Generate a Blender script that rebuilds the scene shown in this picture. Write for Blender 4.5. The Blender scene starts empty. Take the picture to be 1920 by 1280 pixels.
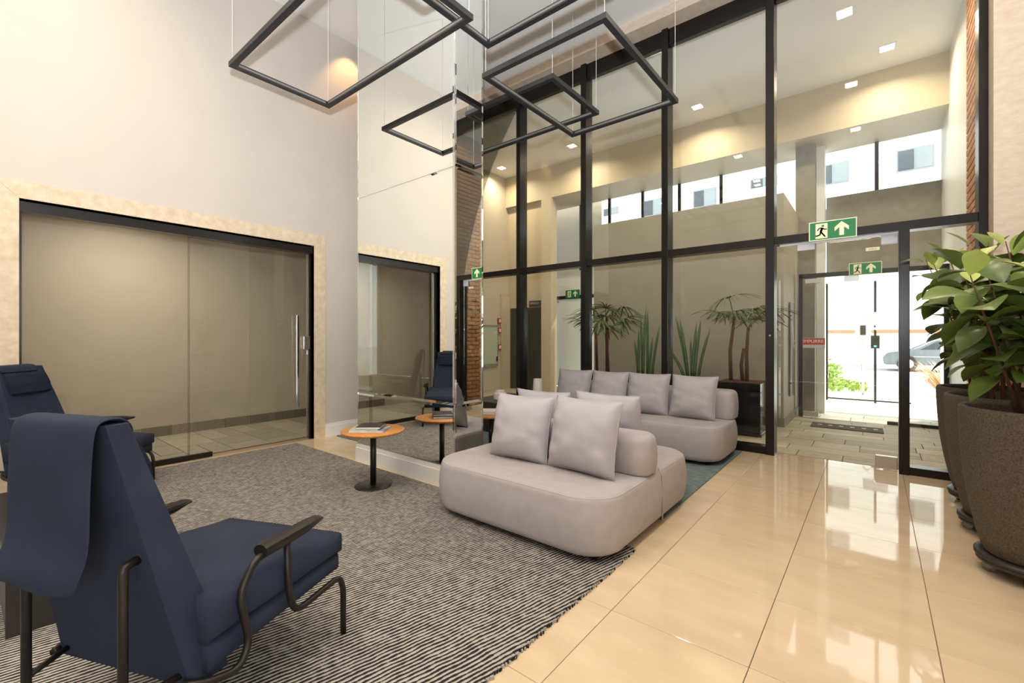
import bpy, bmesh, math, random
from mathutils import Vector, Matrix
random.seed(7)
PI = math.pi
sc = bpy.context.scene
C = sc.collection

# ------------------------------------------------------------------ camera, world, light, exposure
FPX, HZ, EYE = 841.6, 632.0, 1.317
cam_d = bpy.data.cameras.new('camera'); cam = bpy.data.objects.new('camera', cam_d); C.objects.link(cam)
cam_d.sensor_width = 36.0; cam_d.lens = FPX / 1920 * 36.0
cam_d.shift_y = -(640 - HZ) / 1920.0
cam_d.clip_start = 0.05; cam_d.clip_end = 300
YAW = math.atan2(1641 - 960, FPX)
cam.location = (0, 0, EYE); cam.rotation_euler = (PI / 2, 0, YAW)
sc.camera = cam

world = bpy.data.worlds.new('world'); sc.world = world; world.use_nodes = True
bg = world.node_tree.nodes['Background']
bg.inputs[0].default_value = (0.93, 0.97, 1.0, 1); bg.inputs[1].default_value = 4.6

def light(name, kind, loc, power, color, size=0.1, rot=(0, 0, 0), **kw):
    d = bpy.data.lights.new(name, kind); o = bpy.data.objects.new(name, d); C.objects.link(o)
    d.energy = power; d.color = color; o.location = loc; o.rotation_euler = rot
    if kind == 'AREA': d.size = size
    else: d.shadow_soft_size = size
    for k, v in kw.items(): setattr(d, k, v)
    return o
sun = light('sun', 'SUN', (10, 20, 30), 4.0, (1, 0.97, 0.92), 0.02, (math.radians(38), 0, math.radians(150)))
sun.data.angle = 0.02
# the photographer's flash, a hand above the lens
fl_dir = Vector((-math.sin(YAW) * .55, math.cos(YAW) * .55, 1.0))
flash = light('camera_flash', 'SPOT', (0.02, -0.06, EYE + 0.27), 1020, (0.86, 0.93, 1.0), 0.035)
flash.rotation_euler = (-fl_dir).to_track_quat('Z', 'Y').to_euler()
flash.data.spot_size = math.radians(165); flash.data.spot_blend = .8

sc.view_settings.view_transform = 'Standard'; sc.view_settings.look = 'None'
sc.view_settings.exposure = 0.06; sc.view_settings.gamma = 1.0
sc.view_settings.use_curve_mapping = False
sc.cycles.use_denoising = True
sc.cycles.transparent_max_bounces = 32; sc.cycles.max_bounces = 10
sc.cycles.caustics_reflective = False; sc.cycles.caustics_refractive = False

# ------------------------------------------------------------------ materials
M = {}
def srgb(r, g, b):
    f = lambda c: (c / 255 / 12.92) if c / 255 <= 0.04045 else ((c / 255 + 0.055) / 1.055) ** 2.4
    return (f(r), f(g), f(b), 1)
def pmat(name, col, rough=0.6, metal=0.0, spec=0.5, noise=0.0, nscale=20, bump=0.0, bscale=200, col2=None, objrand=0.0, coat=0.0, emit=None, estr=0.0, stretch=None, detail=4):
    m = bpy.data.materials.new(name); m.use_nodes = True; nt = m.node_tree; N = nt.nodes; L = nt.links
    b = N['Principled BSDF']
    b.inputs['Base Color'].default_value = col; b.inputs['Roughness'].default_value = rough
    b.inputs['Metallic'].default_value = metal; b.inputs['Specular IOR Level'].default_value = spec
    b.inputs['Coat Weight'].default_value = coat
    if emit: b.inputs['Emission Color'].default_value = emit; b.inputs['Emission Strength'].default_value = estr
    tc = N.new('ShaderNodeTexCoord'); src = tc.outputs['Object']
    if stretch:
        mp = N.new('ShaderNodeMapping'); mp.inputs['Scale'].default_value = stretch; L.new(src, mp.inputs[0]); src = mp.outputs[0]
    out = None
    if noise or col2:
        n = N.new('ShaderNodeTexNoise'); n.inputs['Scale'].default_value = nscale; n.inputs['Detail'].default_value = detail
        L.new(src, n.inputs['Vector'])
        r = N.new('ShaderNodeValToRGB'); e = r.color_ramp.elements
        e[0].position = 0.3; e[1].position = 0.7
        c2 = col2 or tuple(min(1, c * (1 + noise)) for c in col[:3]) + (1,)
        c1 = col if col2 else tuple(c * (1 - noise) for c in col[:3]) + (1,)
        e[0].color = c1; e[1].color = c2
        L.new(n.outputs['Fac'], r.inputs[0]); out = r.outputs[0]
    if objrand:
        oi = N.new('ShaderNodeObjectInfo'); hs = N.new('ShaderNodeHueSaturation')
        mr = N.new('ShaderNodeMapRange'); mr.inputs[3].default_value = 1 - objrand; mr.inputs[4].default_value = 1 + objrand
        L.new(oi.outputs['Random'], mr.inputs[0]); L.new(mr.outputs[0], hs.inputs['Value'])
        if out: L.new(out, hs.inputs['Color'])
        else: hs.inputs['Color'].default_value = col
        out = hs.outputs[0]
    if out: L.new(out, b.inputs['Base Color'])
    if bump:
        n2 = N.new('ShaderNodeTexNoise'); n2.inputs['Scale'].default_value = bscale; n2.inputs['Detail'].default_value = 5
        L.new(src, n2.inputs['Vector'])
        bp = N.new('ShaderNodeBump'); bp.inputs['Strength'].default_value = bump; bp.inputs['Distance'].default_value = 0.01
        L.new(n2.outputs['Fac'], bp.inputs['Height']); L.new(bp.outputs[0], b.inputs['Normal'])
    M[name] = m; return m

pmat('wall_paint', srgb(203, 193, 183), 0.55, noise=0.015, nscale=3, bump=0.02, bscale=300)
pmat('ceiling_paint', srgb(243, 242, 241), 0.6, noise=0.01, nscale=2)
pmat('hall_paint', srgb(196, 182, 154), 0.55, noise=0.02, nscale=3)
pmat('corridor_paint', srgb(200, 190, 172), 0.55, noise=0.02, nscale=3)
pmat('grey_paint', srgb(168, 160, 142), 0.6, noise=0.04, nscale=4, bump=0.03, bscale=120)
pmat('concrete', srgb(140, 136, 124), 0.75, noise=0.1, nscale=8, bump=0.15, bscale=60)
pmat('skirting_stone', srgb(136, 128, 112), 0.7, noise=0.1, nscale=8, objrand=0.35)
pmat('white_paint', srgb(236, 235, 231), 0.45)
pmat('white_gloss', srgb(238, 237, 234), 0.25)
pmat('stone', srgb(205, 184, 154), 0.55, col2=srgb(226, 208, 182), nscale=14, bump=0.25, bscale=70, detail=8)
pmat('stone_wall', srgb(210, 192, 171), 0.6, col2=srgb(224, 208, 190), nscale=10, bump=0.3, bscale=45, stretch=(1, 1, 2.2), detail=7)
pmat('tile', srgb(212, 190, 158), 0.035, spec=0.55, col2=srgb(226, 205, 174), nscale=2.2, objrand=0.015, stretch=(1, 3, 1), detail=6)
pmat('grout', srgb(150, 125, 96), 0.8)
pmat('paver', srgb(172, 164, 146), 0.6, spec=0.3, noise=0.12, nscale=6, objrand=0.2, bump=0.12, bscale=40)
pmat('paver_joint', srgb(132, 126, 112), 0.9)
pmat('pavement', srgb(220, 218, 212), 0.8, noise=0.05, nscale=5)
pmat('asphalt', srgb(150, 150, 150), 0.9, noise=0.1, nscale=30)
pmat('brick', srgb(178, 124, 82), 0.8, noise=0.2, nscale=9, objrand=0.22, bump=0.3, bscale=60)
pmat('mortar', srgb(196, 166, 132), 0.9)
pmat('frame_black', srgb(36, 31, 28), 0.30, metal=0.4, spec=0.5)
pmat('black_metal', srgb(40, 35, 32), 0.38, metal=0.4)
pmat('pendant_black', srgb(43, 42, 44), 0.5, metal=0.2, bump=0.04, bscale=600)
pmat('led_strip', srgb(110, 107, 103), 0.5)
pmat('cable', srgb(225, 222, 218), 0.5)
pmat('chrome', srgb(225, 225, 222), 0.08, metal=1.0)
pmat('brushed', srgb(200, 198, 194), 0.28, metal=1.0)
pmat('mirror', (0.90, 0.93, 0.90, 1), 0.0, metal=1.0)
pmat('mirror_bevel', (0.93, 0.95, 0.92, 1), 0.03, metal=1.0)
pmat('navy', srgb(40, 48, 66), 0.85, spec=0.25, noise=0.14, nscale=5, bump=0.1, bscale=900)
pmat('navy_dark', srgb(32, 38, 54), 0.88, spec=0.2, noise=0.15, nscale=6, bump=0.1, bscale=900)
pmat('sofa_fabric', srgb(177, 171, 172), 0.9, spec=0.2, noise=0.05, nscale=12, bump=0.12, bscale=700)
pmat('cushion_fabric', srgb(178, 174, 178), 0.92, spec=0.2, noise=0.05, nscale=10, bump=0.15, bscale=500)
pmat('rug_teal', srgb(98, 116, 118), 0.95, spec=0.1, col2=srgb(128, 142, 142), nscale=14, bump=0.3, bscale=250, stretch=(1, 2.5, 1))
pmat('wood', srgb(196, 128, 62), 0.42, col2=srgb(216, 152, 84), nscale=5, stretch=(1, 9, 1), detail=6)
pmat('black_gloss', srgb(18, 17, 18), 0.06, spec=0.5)
pmat('black_lacquer', srgb(44, 40, 37), 0.28, noise=0.1, nscale=4)
pmat('paper', srgb(238, 232, 222), 0.7)
pmat('book_black', srgb(34, 31, 30), 0.5)
pmat('book_green', srgb(186, 196, 172), 0.5)
pmat('book_grey', srgb(168, 160, 148), 0.55)
pmat('magazine', srgb(224, 224, 226), 0.35, col2=srgb(96, 116, 140), nscale=9)
pmat('ceramic', srgb(236, 227, 214), 0.4)
pmat('pot_stone', srgb(84, 75, 64), 0.8, noise=0.5, nscale=130, bump=0.35, bscale=240)
pmat('dolly_black', srgb(48, 44, 41), 0.45)
pmat('soil', srgb(92, 62, 44), 0.95, noise=0.4, nscale=60, bump=0.8, bscale=80)
pmat('bark', srgb(98, 66, 46), 0.85, noise=0.25, nscale=40, bump=0.4, bscale=90)
pmat('leaf', srgb(74, 96, 40), 0.36, spec=0.45, col2=srgb(112, 128, 54), nscale=5, objrand=0.28)
pmat('leaf_young', srgb(150, 168, 80), 0.4, col2=srgb(188, 196, 110), nscale=6, objrand=0.2)
pmat('palm_leaf', srgb(62, 84, 40), 0.45, objrand=0.25)
pmat('snake_leaf', srgb(58, 88, 50), 0.42, col2=srgb(92, 122, 70), nscale=26, stretch=(1, 1, 3))
pmat('sign_green', srgb(20, 122, 66), 0.4)
pmat('sign_cream', srgb(238, 240, 200), 0.5)
pmat('sign_red', srgb(190, 50, 38), 0.45)
pmat('sign_dark', srgb(48, 40, 30), 0.5)
pmat('plastic_grey', srgb(200, 200, 204), 0.4)
pmat('door_paint', srgb(206, 194, 168), 0.45)
pmat('cabinet_glass', srgb(188, 200, 176), 0.1)
pmat('red_box', srgb(184, 48, 36), 0.4)
pmat('frosted', srgb(240, 246, 242), 0.35, emit=srgb(226, 236, 230), estr=0.0)
pmat('rubber', srgb(70, 66, 60), 0.9, noise=0.2, nscale=60, bump=0.4, bscale=300)
pmat('lamp_panel', (1, 1, 1, 1), 0.5, emit=(1, 0.84, 0.6, 1), estr=14)
pmat('car_paint', srgb(112, 118, 124), 0.25, metal=0.3, coat=0.5)
pmat('car_glass', srgb(52, 60, 68), 0.05)
pmat('tyre', srgb(40, 40, 42), 0.8)
pmat('building_white', srgb(226, 224, 220), 0.8, noise=0.03, nscale=1)
pmat('window_grey', srgb(120, 128, 132), 0.15)
pmat('terracotta', srgb(196, 130, 92), 0.8)
pmat('gate_blue', srgb(190, 206, 212), 0.6)
pmat('shrub_leaf', srgb(150, 178, 60), 0.6, objrand=0.2)
pmat('dry_grass', srgb(206, 172, 132), 0.8, objrand=0.2)
pmat('green_led', (0.1, 0.9, 0.5, 1), 0.4, emit=(0.1, 0.9, 0.5, 1), estr=1.5)

def glass(name, tint, refl=1.0, grough=0.0):
    m = bpy.data.materials.new(name); m.use_nodes = True; nt = m.node_tree; N = nt.nodes; L = nt.links
    N.remove(N['Principled BSDF'])
    t = N.new('ShaderNodeBsdfTransparent'); t.inputs[0].default_value = tint
    g = N.new('ShaderNodeBsdfGlossy'); g.inputs['Roughness'].default_value = grough
    g.inputs[0].default_value = (0.95, 0.97, 0.95, 1)
    f = N.new('ShaderNodeFresnel'); f.inputs[0].default_value = 1.4
    k = N.new('ShaderNodeMath'); k.operation = 'MULTIPLY'; k.inputs[1].default_value = refl
    mx = N.new('ShaderNodeMixShader')
    L.new(f.outputs[0], k.inputs[0]); L.new(k.outputs[0], mx.inputs[0]); L.new(t.outputs[0], mx.inputs[1]); L.new(g.outputs[0], mx.inputs[2])
    L.new(mx.outputs[0], N['Material Output'].inputs[0]); M[name] = m
glass('glass', (0.975, 0.985, 0.97, 1), 0.9)
glass('glass_smoky', (0.83, 0.82, 0.80, 1), 1.0)
glass('clear_acrylic', (0.85, 0.86, 0.86, 1), 1.6)

# striped woven rug: slanting ribs as colour and relief
def rug_material():
    m = bpy.data.materials.new('rug_ribbed'); m.use_nodes = True; nt = m.node_tree; N = nt.nodes; L = nt.links; b = N['Principled BSDF']
    b.inputs['Roughness'].default_value = 0.95; b.inputs['Specular IOR Level'].default_value = 0.1
    tc = N.new('ShaderNodeTexCoord'); mp = N.new('ShaderNodeMapping'); mp.inputs['Rotation'].default_value = (0, 0, math.radians(13))
    L.new(tc.outputs['Object'], mp.inputs[0])
    w = N.new('ShaderNodeTexWave'); w.wave_type = 'BANDS'; w.bands_direction = 'X'
    w.inputs['Scale'].default_value = 15.5; w.inputs['Distortion'].default_value = 3.0; w.inputs['Detail'].default_value = 2; w.inputs['Detail Scale'].default_value = 0.5
    L.new(mp.outputs[0], w.inputs[0])
    n = N.new('ShaderNodeTexNoise'); n.inputs['Scale'].default_value = 34; n.inputs['Detail'].default_value = 6; L.new(tc.outputs['Object'], n.inputs[0])
    r = N.new('ShaderNodeValToRGB'); e = r.color_ramp.elements
    e[0].position = 0.3; e[0].color = srgb(48, 46, 46); e[1].position = 0.66; e[1].color = srgb(184, 178, 171)
    mx = N.new('ShaderNodeMath'); mx.operation = 'MULTIPLY_ADD'; mx.inputs[1].default_value = 1.7; mx.inputs[2].default_value = -0.85
    ad = N.new('ShaderNodeMath'); ad.operation = 'ADD'
    L.new(n.outputs['Fac'], mx.inputs[0]); L.new(mx.outputs[0], ad.inputs[0]); L.new(w.outputs['Fac'], ad.inputs[1]); L.new(ad.outputs[0], r.inputs[0])
    L.new(r.outputs[0], b.inputs['Base Color'])
    bp = N.new('ShaderNodeBump'); bp.inputs['Strength'].default_value = 0.8; bp.inputs['Distance'].default_value = 0.006
    L.new(ad.outputs[0], bp.inputs['Height']); L.new(bp.outputs[0], b.inputs['Normal']); M['rug_ribbed'] = m
rug_material()

# ------------------------------------------------------------------ mesh helpers
def link(name, me, m, parent=None, loc=None, rot=None):
    o = bpy.data.objects.new(name, me); C.objects.link(o)
    if m and not me.materials: me.materials.append(M[m])
    if parent: o.parent = parent
    if loc: o.location = loc
    if rot: o.rotation_euler = rot
    return o
def mesh(name, bm, smooth=False):
    bmesh.ops.recalc_face_normals(bm, faces=bm.faces)
    me = bpy.data.meshes.new(name); bm.to_mesh(me); bm.free()
    if smooth:
        for p in me.polygons: p.use_smooth = True
    return me
def obj(name, bm, m, parent=None, loc=None, rot=None, smooth=False):
    return link(name, mesh(name, bm, smooth), m, parent, loc, rot)
def box(bm, x0, x1, y0, y1, z0, z1, bev=0.0):
    r = bmesh.ops.create_cube(bm, size=1)
    for v in r['verts']:
        v.co = Vector((x0 + (v.co.x + .5) * (x1 - x0), y0 + (v.co.y + .5) * (y1 - y0), z0 + (v.co.z + .5) * (z1 - z0)))
    if bev:
        es = list({e for v in r['verts'] for e in v.link_edges})
        bmesh.ops.bevel(bm, geom=es, offset=bev, segments=2, affect='EDGES', profile=0.5)
def B(name, dims, m, parent=None, bev=0.0, loc=None, rot=None):
    bm = bmesh.new(); box(bm, *dims, bev=bev); return obj(name, bm, m, parent, loc, rot)
def tube(bm, pts, r, seg=10, caps=True):
    pts = [Vector(p) for p in pts]; rings = []; n = len(pts); up = None
    for i, p in enumerate(pts):
        t = (pts[min(i + 1, n - 1)] - pts[max(i - 1, 0)]).normalized()
        if up is None:
            up = Vector((0, 0, 1)) if abs(t.z) < .9 else Vector((1, 0, 0))
        a = t.cross(up).normalized(); up = a.cross(t).normalized()
        rr = r[i] if isinstance(r, (list, tuple)) else r
        rings.append([bm.verts.new(p + (a * math.cos(2 * PI * k / seg) + up * math.sin(2 * PI * k / seg)) * rr) for k in range(seg)])
    for i in range(n - 1):
        for k in range(seg):
            bm.faces.new((rings[i][k], rings[i][(k + 1) % seg], rings[i + 1][(k + 1) % seg], rings[i + 1][k]))
    if caps: bm.faces.new(rings[0]); bm.faces.new(rings[-1])
def T(name, pts, r, m, parent=None, seg=10, smooth=True):
    bm = bmesh.new(); tube(bm, pts, r, seg); return obj(name, bm, m, parent, smooth=smooth)
def smooth_path(pts, rad=0.06, n=6):
    """round the inner corners of a polyline"""
    pts = [Vector(p) for p in pts]; out = [pts[0]]
    for i in range(1, len(pts) - 1):
        a, b, c = pts[i - 1], pts[i], pts[i + 1]
        d1 = (a - b); d2 = (c - b); k = min(rad, d1.length * .48, d2.length * .48)
        p0 = b + d1.normalized() * k; p2 = b + d2.normalized() * k
        for j in range(n + 1):
            t = j / n; out.append(p0 * (1 - t) ** 2 + b * 2 * t * (1 - t) + p2 * t * t)
    out.append(pts[-1]); return out
def lathe(bm, prof, seg=40):
    rings = []
    for r, z in prof:
        rings.append([bm.verts.new((r * math.cos(2 * PI * k / seg), r * math.sin(2 * PI * k / seg), z)) for k in range(seg)] if r > 1e-6 else [bm.verts.new((0, 0, z))])
    for a, b in zip(rings, rings[1:]):
        for k in range(seg):
            k2 = (k + 1) % seg
            if len(a) == 1 and len(b) == 1: continue
            if len(a) == 1: bm.faces.new((a[0], b[k], b[k2]))
            elif len(b) == 1: bm.faces.new((a[k], a[k2], b[0]))
            else: bm.faces.new((a[k], a[k2], b[k2], b[k]))
def LA(name, prof, m, parent=None, loc=None, seg=40, smooth=True):
    bm = bmesh.new(); lathe(bm, prof, seg); return obj(name, bm, m, parent, loc, smooth=smooth)
def prism(bm, poly, axis, a, b):
    """extrude a 2-D polygon along an axis between a and b; poly coordinates are the two other axes in xyz order"""
    def P(u, v, w):
        return {'x': (w, u, v), 'y': (u, w, v), 'z': (u, v, w)}[axis]
    v0 = [bm.verts.new(P(u, v, a)) for u, v in poly]; v1 = [bm.verts.new(P(u, v, b)) for u, v in poly]
    n = len(poly)
    for i in range(n): bm.faces.new((v0[i], v0[(i + 1) % n], v1[(i + 1) % n], v1[i]))
    bm.faces.new(v0); bm.faces.new(v1)
def empty(name, loc=(0, 0, 0), rotz=0.0):
    o = bpy.data.objects.new(name, None); C.objects.link(o); o.location = loc; o.rotation_euler = (0, 0, rotz); o.empty_display_size = 0.1
    return o
def tag(o, label, cat, group=None):
    o['label'] = label; o['category'] = cat
    if group: o['group'] = group
    return o
def struct(o, label=None):
    o['kind'] = 'structure'
    if label: o['label'] = label
    return o
def copy_tree(o, parent=None):
    c = o.copy(); C.objects.link(c); c.parent = parent
    for ch in [x for x in C.objects if x.parent == o]: copy_tree(ch, c)
    return c
def text(name, body, size, m, parent, loc, rot, ext=0.0008):
    cu = bpy.data.curves.new(name, 'FONT'); cu.body = body; cu.size = size; cu.align_x = 'CENTER'; cu.align_y = 'CENTER'; cu.extrude = ext
    tmp = bpy.data.objects.new(name, cu); C.objects.link(tmp)
    dg = bpy.context.evaluated_depsgraph_get(); me = bpy.data.meshes.new_from_object(tmp.evaluated_get(dg))
    C.objects.unlink(tmp); bpy.data.objects.remove(tmp)
    me.materials.clear()
    return link(name, me, m, parent, loc, rot)

# ------------------------------------------------------------------ the room shell
CEIL = 5.40
XL, XG = -5.66, -5.76         # left wall face, glass behind it
YF = 5.70                     # inner face of the facade mullions
XH = -7.40                    # far side of the corridor and hall
XR = 2.2                      # right-hand wall
YB = -4.2                     # wall behind the camera
fl = struct(B('floor', (XL - .2, XR, YB, YF + .19, -.12, -.012), 'grout'))
fh = struct(B('floor_hall', (XH - .2, 2.6, YF + .19, 9.9, -.12, -.022), 'paver_joint'))
fc = struct(B('floor_corridor', (XH - .2, XL - .2, YB, YF + .19, -.12, -.022), 'paver_joint'))
# porcelain tiles, joints on the grid read off the photo
TS = 0.598; gx0, gy0 = -.392, 1.988
bm = bmesh.new(); box(bm, 0.0015, TS - .0015, 0.0015, TS - .0015, -.012, 0); 
te = [e for e in bm.edges if all(abs(v.co.z) < 1e-6 for v in e.verts)]
bmesh.ops.bevel(bm, geom=te, offset=.0012, segments=1, affect='EDGES')
tile_me = mesh('tile', bm)
i0 = math.ceil((XL + .0 - gx0) / TS) - 1
for i in range(i0, 5):
    for j in range(-5, 7):
        x0 = gx0 + i * TS; y0 = gy0 + j * TS
        x1 = min(x0 + TS, XR); y1 = min(y0 + TS, YF + .19); xa = max(x0, XL - .02)
        if x1 - xa < .03 or y1 - y0 < .03: continue
        t = link('tile', tile_me, 'tile', fl, (xa, y0, 0)); t.scale = ((x1 - xa) / TS, (y1 - y0) / TS, 1)
# ashlar paving in the hall and the corridor: courses of stones of uneven length
bm = bmesh.new(); box(bm, 0, 1, 0, 1, -.022, 0); pav_me = mesh('paving_stone', bm)
def pave(parent, x0, x1, y0, y1, lo, hi, clo, chi):
    y = y0
    while y < y1 - .02:
        h = min(random.choice(clo), y1 - y)
        if y1 - y - h < .08: h = y1 - y
        x = x0 - random.random() * .2
        while x < x1:
            w = random.uniform(lo, hi); a, b = max(x, x0), min(x + w, x1)
            if b - a > .03:
                if h > .25 and random.random() < .3:
                    k = h * random.uniform(.4, .6)
                    for (p, q) in ((0, k), (k, h)):
                        s = link('paving_stone', pav_me, 'paver', parent, (a + .004, y + p + .004, 0)); s.scale = (b - a - .008, q - p - .008, 1)
                else:
                    s = link('paving_stone', pav_me, 'paver', parent, (a + .004, y + .004, 0)); s.scale = (b - a - .008, h - .008, 1)
            x += w
        y += h
pave(fh, XH, .8, YF + .2, 9.6, .35, 1.0, (.18, .3, .36), 0)
pave(fc, XH, XL - .2, -.4, YF + .19, .4, 1.0, (.3, .42), 0)
struct(B('ceiling', (XH - .2, XR + .2, YB - .2, 8.88, CEIL, CEIL + .3), 'ceiling_paint'))
struct(B('ceiling_corridor', (XH, XL - .2, YB, YF - .1, 3.05, 3.15), 'ceiling_paint'))
bm = bmesh.new()
box(bm, XL - .2, XL, YB, .33, 0, CEIL); box(bm, XL - .2, XL, .33, 2.91, 2.50, CEIL); box(bm, XL - .2, XL, 2.91, YF + .19, 0, CEIL)
struct(obj('wall_left', bm, 'wall_paint'))
bm = bmesh.new(); box(bm, XR, XR + .2, .2, YF - .2, 0, CEIL); box(bm, XR, XR + .2, YB, .2, 4.9, CEIL)
struct(obj('wall_right', bm, 'wall_paint'))
wbk = struct(empty('window_added', (XR + .1, 0, 0)), 'added black framed window wall, out of view, letting daylight into the lobby')  # unseen window wall, added to bring daylight into the lobby
for y in (-4.16, -2.72, -1.26, .16): B('mullion', (-.09, .09, y - .04, y + .04, 0, 4.9), 'frame_black', wbk)
for y in (-4.16, -2.72, -1.26): B('pane', (-.005, .005, y + .03, y + 1.41, .05, 4.88), 'glass', wbk)
struct(B('ground_bounce', (XR + .2, 40, -40, 5.0, -.15, -.02), 'pavement'))  # unseen pale ground, added to bounce daylight up through the added window
struct(B('wall_back', (XH - .2, XR + .2, YB - .2, YB, 0, CEIL), 'wall_paint'))
struct(B('wall_pier', (.775, XR + .2, 5.49, 5.9, 0, CEIL), 'stone_wall'))
struct(B('trim_lintel', (XL, .775, 5.49, YF + .19, 5.27, CEIL), 'stone_wall'))
struct(B('wall_corridor', (XH - .2, XH, YB, 10.2, 0, CEIL), 'corridor_paint'))
bl = struct(empty('baseboard_left', (0, 0, 0)))
def baseboard(parent, dims, axis):
    x0, x1, y0, y1, h = dims
    B('board', (x0, x1, y0, y1, 0, h - .03), 'white_gloss', parent)
    if axis == 'x+': B('cap', (x0, x0 + (x1 - x0) * .6, y0, y1, h - .03, h), 'white_gloss', parent)
    if axis == 'y-': B('cap', (x0, x1, y0 + (y1 - y0) * .4, y1, h - .03, h), 'white_gloss', parent)
baseboard(bl, (XL, XL + .018, 3.06, YF, .17), 'x+')
# stone surround of the sliding door, mitred
ts = struct(empty('trim_1', (0, 0, 0)))
for nm, poly in (('stone_head', [(.18, 2.65), (3.06, 2.65), (2.91, 2.50), (.33, 2.50)]),
                 ('stone_jamb', [(.18, 0), (.18, 2.648), (.33, 2.498), (.33, 0)]),
                 ('stone_jamb', [(3.06, 0), (3.06, 2.648), (2.91, 2.498), (2.91, 0)])):
    bm = bmesh.new(); prism(bm, poly, 'x', XL - .18, XL + .012); obj(nm, bm, 'stone', ts)

# ------------------------------------------------------------------ smoky sliding glass door in the left wall
d2 = struct(empty('door_2', (XG, 1.6, 0)), 'smoky glass sliding door in a beige stone surround')
def D2(n, dims, m, p=None, bev=0): return B(n, (dims[0] - XG, dims[1] - XG, dims[2] - 1.6, dims[3] - 1.6, dims[4], dims[5]), m, p or d2, bev)
D2('head_rail', (XG - .04, XG + .07, .33, 2.91, 2.40, 2.485), 'frame_black')
D2('jamb_channel', (XG - .02, XG + .03, 2.885, 2.91, .0, 2.40), 'frame_black')
D2('jamb_channel', (XG - .02, XG + .03, .33, .35, 0, 2.40), 'frame_black')
D2('floor_guide', (XG + .012, XG + .05, .35, 1.78, 0, .05), 'frame_black')
D2('fixed_pane', (XG - .035, XG - .027, .35, 1.59, .01, 2.40), 'glass_smoky')
lf = D2('sliding_pane', (XG, XG + .008, 1.56, 2.88, .012, 2.40), 'glass_smoky')
hb = bmesh.new(); box(hb, XG + .045 - XG, XG + .07 - XG, 2.70 - 1.6, 2.735 - 1.6, .42, 1.60, .006); h_ = obj('pull_handle', hb, 'chrome', d2)
for z in (.6, 1.42): T('handle_standoff', [(.008, 1.117, z), (.05, 1.117, z)], .008, 'chrome', d2)
D2('door_lock', (XG + .008, XG + .05, 2.80, 2.885, 1.16, 1.33), 'brushed', None, .006)
D2('lock_knob', (XG + .05, XG + .075, 2.83, 2.86, 1.09, 1.15), 'brushed', None, .006)
# corridor behind it: slate skirting tiles
sk = struct(empty('baseboard_corridor', (XH, 0, 0)))
bm = bmesh.new(); box(bm, 0, .014, 0, 1, 0, .13); skm = mesh('skirting_tile', bm)
y = .2; k = 0
while y < 5.6:
    w = random.choice((.28, .34, .4)); s = link('skirting_tile', skm, 'skirting_stone', sk, (0, y, 0)); s.scale = (1, w - .01, 1); y += w

# ------------------------------------------------------------------ mirrored column
CX0, CX1, CY0, CY1 = -4.325, -2.823, 2.70, 3.07
mc = struct(empty('mirrored_column', (CX0, CY0, 0)), 'tall column clad in bevelled mirror panels above a white baseboard')
mc['category'] = 'column'
def MC(n, d, m, bev=0): return B(n, (d[0] - CX0, d[1] - CX0, d[2] - CY0, d[3] - CY0, d[4], d[5]), m, mc, bev)
MC('core', (CX0 + .012, CX1 - .012, CY0 + .012, CY1 - .012, 0, CEIL - .001), 'wall_paint')
def bevel_panel(name, corners, nrm, bw=.022):
    """mirror panel: flat field and a ground bevel round its rim, corners in order, nrm = outward normal"""
    bm = bmesh.new(); cs = [Vector(c) for c in corners]; n = Vector(nrm)
    cen = sum(cs, Vector()) / 4; inner = []
    u = (cs[1] - cs[0]).normalized(); v = (cs[3] - cs[0]).normalized()
    sg = ((1, 1), (-1, 1), (-1, -1), (1, -1))
    o = [bm.verts.new(c) for c in cs]; i = [bm.verts.new(c + u * bw * a + v * bw * b + n * .0035) for c, (a, b) in zip(cs, sg)]
    bk = [bm.verts.new(c - n * .006) for c in cs]
    f = bm.faces.new(i)
    for k in range(4):
        bm.faces.new((o[k], o[(k + 1) % 4], i[(k + 1) % 4], i[k])); bm.faces.new((bk[k], bk[(k + 1) % 4], o[(k + 1) % 4], o[k]))
    bm.faces.new(bk)
    return obj(name, bm, 'mirror', mc)
ox, oy = CX0, CY0
zs = (.17, .725, 2.80, CEIL - .002)
for z0, z1 in zip(zs, zs[1:]):
    z0 += .0015; z1 -= .0015
    bevel_panel('mirror_panel', [(0.001, 0.006, z0), (CX1 - ox - .002, 0.006, z0), (CX1 - ox - .002, 0.006, z1), (0.001, 0.006, z1)], (0, -1, 0))
    bevel_panel('mirror_panel', [(CX1 - ox - .006, 0.002, z0), (CX1 - ox - .006, CY1 - oy, z0), (CX1 - ox - .006, CY1 - oy, z1), (CX1 - ox - .006, 0.002, z1)], (1, 0, 0))
    bevel_panel('mirror_panel', [(0.006, CY1 - oy, z0), (0.006, 0.002, z0), (0.006, 0.002, z1), (0.006, CY1 - oy, z1)], (-1, 0, 0))
MC('baseboard', (CX0 - .012, CX1 + .012, CY0 - .012, CY1 + .012, 0, .14), 'white_gloss')
MC('baseboard_cap', (CX0 - .006, CX1 + .006, CY0 - .006, CY1 + .006, .14, .17), 'white_gloss')

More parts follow.
